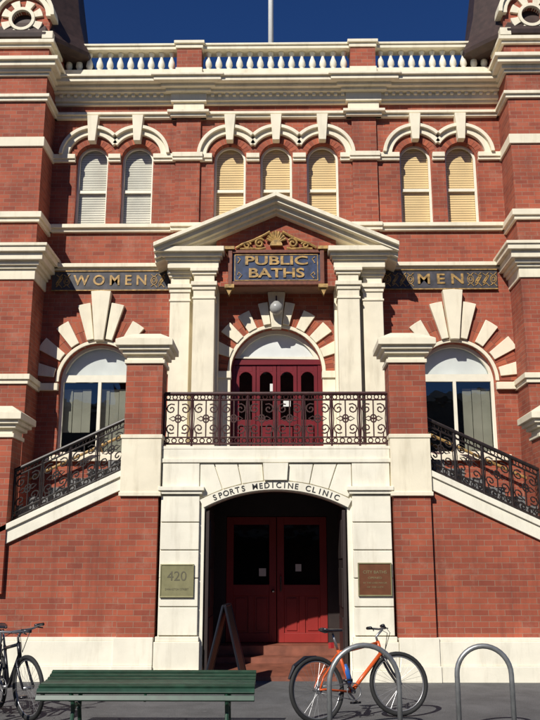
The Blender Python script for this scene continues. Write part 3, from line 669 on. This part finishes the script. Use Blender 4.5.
# railings
def spir(cx, cz, r0, r1, a0, turns, n=12):
    return [(cx+(r0+(r1-r0)*i/n)*math.cos(a0+turns*2*math.pi*i/n), cz+(r0+(r1-r0)*i/n)*math.sin(a0+turns*2*math.pi*i/n)) for i in range(n+1)]
def railing(name, xa, xb, y, zbase, slope, h, npan, mat, parent, dirn=1):
    m = MB(); w = abs(xb-xa)/npan
    def M(u, v_): return (xa+dirn*u, y, zbase+slope*u+v_)
    Ltot = abs(xb-xa)
    m.tube([M(0, h), M(Ltot, h)], 0.030, 8); m.tube([M(0, h-0.10), M(Ltot, h-0.10)], 0.013, 6)
    m.tube([M(0, 0.06), M(Ltot, 0.06)], 0.016, 6); m.tube([M(0, 0.16), M(Ltot, 0.16)], 0.012, 6)
    H0, H1 = 0.16, h-0.10; hm = (H0+H1)/2; hh = H1-H0
    for i in range(npan+1): m.tube([M(i*w, 0), M(i*w, h)], 0.018, 6)
    for i in range(npan):
        u0 = i*w; uc = u0+w/2
        T = lambda pts: [M(a, c_) for a, c_ in pts]
        m.tube(T([(uc, H0), (uc, H1)]), 0.011, 5)
        for q in (-1, 1):
            for zz, up in ((hm+hh*0.26, 1), (hm-hh*0.26, -1)):
                pts = [(uc+q*(a), c_) for a, c_ in spir(w*0.25, 0, 0.012, w*0.20, 0, 1.35)]
                m.tube(T([(a, zz+up*c_) for a, c_ in pts]), 0.0115, 5)
            m.tube(T([(uc+q*w*0.02, hm), (uc+q*w*0.18, hm+0.035), (uc+q*w*0.32, hm), (uc+q*w*0.18, hm-.035), (uc+q*w*.02, hm)]), 0.010, 5)
            m.tube(T([(uc+q*w*0.34, H0), (uc+q*w*0.34, H0+hh*0.14)]), 0.010, 5)
            m.tube(T([(uc+q*w*0.46, H0), (uc+q*w*0.42, hm), (uc+q*w*0.46, H1)]), 0.008, 5)
        m.tube(T([(uc+0.045*math.cos(R(a)), hm+0.06*math.sin(R(a))) for a in range(0, 360, 30)]), 0.012, 5, True)
        for k in range(4):
            cu_ = u0+w*(k+.5)/4
            m.tube(T([(cu_+0.036*math.cos(R(a)), h-0.055+0.036*math.sin(R(a))) for a in range(0, 360, 45)]), 0.009, 4, True)
            m.tube(T([(cu_+0.036*math.cos(R(a)), 0.11+0.036*math.sin(R(a))) for a in range(0, 360, 45)]), 0.009, 4, True)
    return m.obj(name, mat, parent)
RL = empty('landing_railing'); railing('ironwork', -1.72, 1.72, 0.14, 3.35, 0, 0.84, 8, IRON, RL)
for s in (-1, 1):
    RS = empty('stair_railing')
    railing('ironwork', s*2.31, s*3.97, 0.14, 2.70+0.29, -0.47, 0.80, 4, IRONBLK, RS, s)
    railing('ironwork_lower', s*4.55, s*7.5, 0.14, 2.70+0.29-0.47*2.25, -0.47, 0.80, 7, IRONBLK, RS, s)
    hr = MB(); hr.tube([(s*1.9, 3.0, 4.30), (s*2.3, 3.0, 4.24), (s*5.6, 3.0, 4.24-.47*3.3)], 0.028, 8)
    for k in range(4): hr.tube([(s*(2.5+k*.8), 3.0, 4.14-.47*.8*k), (s*(2.5+k*.8), 3.2, 4.05-.47*.8*k)], 0.012, 6)
    hr.obj('wall_handrail', GOLD, RS)

def plaque(x0, x1, z0, z1, mat, lines, name, ink):
    E = empty(name); q = MB(); q.box(x0, x1, -0.085, -0.06, z0, z1); q.obj('plate', mat, E, 0.004)
    q = MB(); t = 0.018
    q.box(x0, x1, -0.094, -0.08, z1-t, z1); q.box(x0, x1, -0.094, -0.08, z0, z0+t); q.box(x0, x0+t, -0.0935, -0.081, z0+t, z1-t); q.box(x1-t, x1, -0.0935, -0.081, z0+t, z1-t)
    q.obj('border', BRASS, E, 0.003)
    for (bd, sz, dz, w) in lines: text('lettering', bd, sz, (x0+x1)/2, (z0+z1)/2+dz, -0.0865, ink, E, w, 0.002)
plaque(-1.68, -1.19, 1.15, 1.62, BRASS, [('420', 0.19, 0.06, 0.28), ('SWANSTON STREET', 0.04, -0.12, 0.34)], 'brass_plaque', simple('worn_lettering', (0.12, 0.11, 0.07), 0.5))
plaque(1.19, 1.68, 1.17, 1.64, BRASSD, [('CITY BATHS', 0.06, 0.1, 0.34), ('OPENED', 0.04, 0.02, 0.2), ('BY THE LORD MAYOR', 0.032, -0.05, 0.34), ('OF THE CITY', 0.03, -0.11, 0.24)], 'brass_plaque', BRASS)

# ------------------------------------------------------------------ street furniture
BN = empty('park_bench', (-1.23, -3.85, 0))
m = MB(); ys = [(-0.30, 0.37), (-0.27, 0.43), (-0.20, 0.465), (-0.12, 0.475), (-0.04, 0.475), (0.04, 0.48), (0.12, 0.495), (0.20, 0.515), (0.27, 0.54)]
for i, (y, z) in enumerate(ys):
    j0 = ys[max(0, i-1)]; j1 = ys[min(len(ys)-1, i+1)]
    t = Vector((0, j1[0]-j0[0], j1[1]-j0[1])).normalized(); nn = Vector((0, -t.z, t.y))
    c0 = Vector((0, y, z)); hw = t*0.025; ht = nn*0.014
    vs = []
    for x in (-1.05, 1.05):
        for a, e in ((-1, -1), (1, -1), (1, 1), (-1, 1)):
            vs.append(tuple(c0+hw*a+ht*e+Vector((x, 0, 0))))
    m.add(vs, [(0, 1, 2, 3), (7, 6, 5, 4), (0, 4, 5, 1), (1, 5, 6, 2), (2, 6, 7, 3), (3, 7, 4, 0)])
m.obj('slats', GREEN, BN, 0.004)
m = MB()
for x in (-0.72, 0.0, 0.78):
    m.tube([(x, y, z-0.028) for y, z in ys], 0.014, 6)
    if x == 0.0: continue
    m.tube([(x, -0.26, 0.40), (x, -0.18, 0.36), (x, -0.14, 0.22), (x, -0.22, 0.03), (x, -0.28, 0.012)], [0.02, 0.022, 0.022, 0.02, 0.025], 8)
    m.tube([(x, 0.24, 0.50), (x, 0.16, 0.36), (x, 0.12, 0.22), (x, 0.20, 0.03), (x, 0.26, 0.012)], [0.02, 0.022, 0.022, 0.02, 0.025], 8)
    m.tube([(x, -0.14, 0.24), (x, 0, 0.28), (x, 0.12, 0.24)], 0.016, 8)
    m.box(x-.04, x+.04, -0.32, -0.2, 0, 0.015); m.box(x-.04, x+.04, 0.18, 0.3, 0, 0.015)
m.obj('cast_iron_legs', GREEN, BN)

def hoop(x, y, w, h, rot, r=0.026):
    E = empty('bike_rack', (x, y, 0)); E.rotation_euler = (0, 0, rot); m = MB(); rr = w/2
    pts = [(-rr, 0, 0), (-rr, 0, h-rr)]+[(rr*math.cos(R(a)), 0, h-rr+rr*math.sin(R(a))) for a in range(170, 9, -10)]+[(rr, 0, h-rr), (rr, 0, 0)]
    m.tube(pts, r, 12); m.obj('hoop', STEEL, E, 0, True)
    m = MB()
    for q in (-rr, rr): m.lathe(q, 0, [(0.06, 0), (0.06, 0.008), (0.045, 0.012)], 14)
    m.obj('base_flanges', STEEL, E)
hoop(2.10, -3.8, 0.54, 0.82, 0.0)
hoop(0.90, -3.85, 0.72, 0.83, R(12))

def bicycle(loc, rot, lean, paint, steer=0.0):
    E = empty('bicycle', loc); E.rotation_euler = (lean, 0, rot)
    FR = 1.03; hub_r = Vector((0, 0, 0.335)); bbk = Vector((0.43, 0, 0.29)); st = Vector((0.30, 0, 0.72)); ht0 = Vector((0.86, 0, 0.66)); ht1 = Vector((0.83, 0, 0.79)); hub_f = Vector((FR, 0, 0.335))
    t = MB(); rm = MB(); sp = MB()
    Sm = Matrix.Translation(ht1) @ Matrix.Rotation(steer, 4, 'Z') @ Matrix.Translation(-ht1)
    for hub, X in ((hub_r, Matrix.Identity(4)), (hub_f, Sm)):
        ring = lambda r, n=40: [X @ (hub+Vector((r*math.cos(2*math.pi*i/n), 0, r*math.sin(2*math.pi*i/n)))) for i in range(n)]
        t.tube(ring(0.312), 0.024, 8, True); rm.tube(ring(0.283), 0.009, 6, True)
        for i in range(28):
            a = 2*math.pi*i/28; o_ = 0.03*(1 if i % 2 else -1)
            sp.tube([X @ (hub+Vector((0.018*math.cos(a+1), o_, 0.018*math.sin(a+1)))), X @ (hub+Vector((0.28*math.cos(a), 0, 0.28*math.sin(a))))], 0.0013, 4)
        rm.tube([X @ (hub+Vector((0, -0.06, 0))), X @ (hub+Vector((0, 0.06, 0)))], 0.02, 8)
    t.obj('tyres', RUBBER, E, 0, True); rm.obj('rims_and_hubs', ALU, E, 0, True); sp.obj('spokes', ALU, E)
    f = MB()
    f.tube([bbk, st], 0.018, 8); f.tube([st+Vector((0.01, 0, -0.03)), ht1+Vector((0, 0, -0.02))], 0.018, 8); f.tube([bbk, ht0], 0.023, 8); f.tube([ht0+Vector((0.005, 0, -.02)), ht1], 0.023, 8)
    for q in (-1, 1):
        f.tube([bbk+Vector((-.03, q*.03, 0)), hub_r+Vector((.08, q*.055, 0)), hub_r+Vector((0, q*.062, 0))], 0.011, 6)
        f.tube([st+Vector((0, q*.02, -0.04)), hub_r+Vector((0.06, q*.055, .12)), hub_r+Vector((0, q*.062, 0))], 0.009, 6)
    f.obj('frame', paint, E, 0, True)
    f = MB()
    for q in (-1, 1):
        f.tube([Sm @ (ht0+Vector((.01, 0, -.03))), Sm @ (ht0+Vector((0.02, q*.055, -.06))), Sm @ (ht0+Vector((.09, q*.06, -.2))), Sm @ (hub_f+Vector((0, q*.06, 0)))], 0.014, 8)
    f.obj('fork', BLACKP if paint is ORANGE else paint, E, 0, True)
    k = MB()
    sd = (st-bbk).normalized(); k.tube([st, st+sd*0.18], 0.013, 8)
    stem = Sm @ (ht1+Vector((-.01, 0, .05))); bc = Sm @ (ht1+Vector((0.07, 0, .12)))
    k.tube([Sm @ ht1, stem, bc], 0.014, 8)
    k.tube([Sm @ (ht1+Vector((0.0, q, .15))) if abs(q) > .2 else Sm @ (ht1+Vector((0.07, q, .13))) for q in (-.29, -.12, 0, .12, .29)], 0.012, 8)
    k.tube([bbk+Vector((0, -.06, 0)), bbk+Vector((0, .06, 0))], 0.02, 8)
    for q in (-1, 1):
        e = bbk+Vector((q*0.12, q*.07, -q*0.12)); k.tube([bbk+Vector((0, q*.065, 0)), e], 0.011, 6)
    n = 24; k.tube([bbk+Vector((.085*math.cos(2*math.pi*i/n), -.05, .085*math.sin(2*math.pi*i/n))) for i in range(n)], 0.006, 5, True)
    k.tube([bbk+Vector((0, -.05, .085)), hub_r+Vector((0, -.045, .03))], 0.005, 4); k.tube([bbk+Vector((0, -.05, -.085)), hub_r+Vector((0, -.045, -.03))], 0.005, 4)
    k.tube([hub_r+Vector((.035*math.cos(2*math.pi*i/n), -.045, .035*math.sin(2*math.pi*i/n))) for i in range(n)], 0.008, 5, True)
    k.obj('drivetrain_and_bars', ALU, E, 0, True)
    k = MB()
    s0 = st+sd*0.19
    prof = [(-0.13, 0.075, 0.022), (-0.08, 0.08, 0.025), (-0.02, 0.055, 0.022), (0.05, 0.028, 0.018), (0.12, 0.02, 0.015), (0.145, 0.008, 0.008)]
    vs = []; fs = []; nn = 10
    for (dx, hw, hh) in prof:
        for j in range(nn):
            a = 2*math.pi*j/nn; vs.append((s0.x+dx, hw*math.cos(a), s0.z+0.02+hh*math.sin(a)+(0.015 if dx < -.1 else 0)))
    for i in range(len(prof)-1):
        for j in range(nn): fs.append((i*nn+j, i*nn+(j+1) % nn, (i+1)*nn+(j+1) % nn, (i+1)*nn+j))
    fs += [tuple(range(nn)), tuple((len(prof)-1)*nn+j for j in range(nn))]
    k.add(vs, fs)
    for q in (-1, 1):
        e = bbk+Vector((q*0.12, q*.12, -q*0.12)); k.box(e.x-.045, e.x+.045, min(e.y-.04, e.y+.04), max(e.y-.04, e.y+.04), e.z-.01, e.z+.012)
        k.tube([Sm @ (ht1+Vector((0, q*.20, .15))), Sm @ (ht1+Vector((-.01, q*.31, .152)))], 0.018, 8)
        k.tube([Sm @ (ht1+Vector((.02, q*.19, .14))), Sm @ (ht1+Vector((.05, q*.27, .12)))], 0.007, 5)
        k.tube([Sm @ (ht1+Vector((.07, q*.13, .14))), Sm @ (ht1+Vector((.14, q*.05, .08))), Sm @ (ht1+Vector((.08, 0, -.1)))], 0.004, 4)
    k.obj('saddle_pedals_grips', BLACKP, E, 0, True)
    return E
o1 = bicycle((0.47, -3.32, 0), math.atan2(0.50, 0.90), R(-7), ORANGE, R(-18))
k = MB(); k.box(0.20, 0.24, -0.025, 0.025, 0.74, 0.80); k.obj('rear_reflector', REDP, o1)
k = MB(); k.tube([(0.42, 0, 0.38), (0.39, 0, 0.50), (0.375, 0, 0.57)], [0.034, 0.036, 0.02], 10); k.obj('water_bottle', simple('bottle_blue', (0.03, 0.12, 0.4), 0.4), o1, 0, True)
k = MB(); k.tube([(0.02, 0.0, 0.665), (-0.12, 0, 0.66), (-0.26, 0, 0.58), (-0.33, 0, 0.46)], [0.012, 0.022, 0.022, 0.012], 6); k.obj('rear_mudguard', BLACKP, o1)
bicycle((-3.20, -2.35, 0), math.atan2(-0.82, 0.55), R(5), BLACKP, R(10))
bicycle((-3.36, -2.62, 0), math.atan2(-0.78, 0.42), R(-4), BLACKP, R(-22))

SB = empty('sandwich_board', (-0.66, -0.85, 0)); SB.rotation_euler = (0, 0, R(-4))
for s in (-1, 1):
    m = MB()
    def pt(u, w_): return Vector((s*(0.26*(1-u)+0.015), w_, 0.02+1.06*u))
    for w_ in (-0.28, 0.28): m.tube([pt(0, w_), pt(1, w_)], 0.017, 6)
    m.tube([pt(1, -.28), pt(1, .28)], 0.017, 6); m.tube([pt(.15, -.28), pt(.15, .28)], 0.014, 6)
    m.obj('frame', BLACKP, SB)
    m = MB(); a, b_, c_, d = pt(.15, -.27), pt(.15, .27), pt(.99, .27), pt(.99, -.27); o_ = Vector((s*.008, 0, 0))
    m.add([a-o_, b_-o_, c_-o_, d-o_, a+o_, b_+o_, c_+o_, d+o_], [(0, 1, 2, 3), (7, 6, 5, 4), (0, 4, 5, 1), (1, 5, 6, 2), (2, 6, 7, 3), (3, 7, 4, 0)])
    m.obj('board', DARKWOOD, SB)

# ------------------------------------------------------------------ light & camera
w = bpy.data.worlds.new('World'); scene.world = w; w.use_nodes = True
nt = w.node_tree; bgn = nt.nodes['Background']; sky = nt.nodes.new('ShaderNodeTexSky'); sky.sky_type = 'NISHITA'; sky.sun_disc = False
d = Vector((0.50, 1, -0.90)).normalized()
sky.sun_elevation = math.asin(-d.z); sky.sun_rotation = math.atan2(-d.x, -d.y) % (2*math.pi)
sky.altitude = 800; sky.air_density = 1.0; sky.dust_density = 0.0; sky.ozone_density = 5.0
hs = nt.nodes.new('ShaderNodeHueSaturation'); hs.inputs['Saturation'].default_value = 1.22; hs.inputs['Hue'].default_value = 0.515
nt.links.new(sky.outputs[0], hs.inputs['Color']); nt.links.new(hs.outputs[0], bgn.inputs[0]); bgn.inputs[1].default_value = 0.062
sun = bpy.data.lights.new('sun', 'SUN'); sun.energy = 5.0; sun.angle = R(0.5); sun.color = (1.0, 0.955, 0.87)
so = bpy.data.objects.new('sun', sun); so.rotation_euler = d.to_track_quat('-Z', 'Y').to_euler(); scene.collection.objects.link(so)
cam = bpy.data.cameras.new('camera'); co = bpy.data.objects.new('camera', cam); scene.collection.objects.link(co)
cam.sensor_fit = 'VERTICAL'; cam.sensor_height = 24; cam.lens = 24*850/720; cam.clip_end = 1000
co.location = (0.08, -12.8, 1.62); co.rotation_euler = (R(90+13.5), 0, R(0.74))
scene.camera = co
scene.view_settings.view_transform = 'Standard'; scene.view_settings.look = 'None'; scene.view_settings.exposure = 0
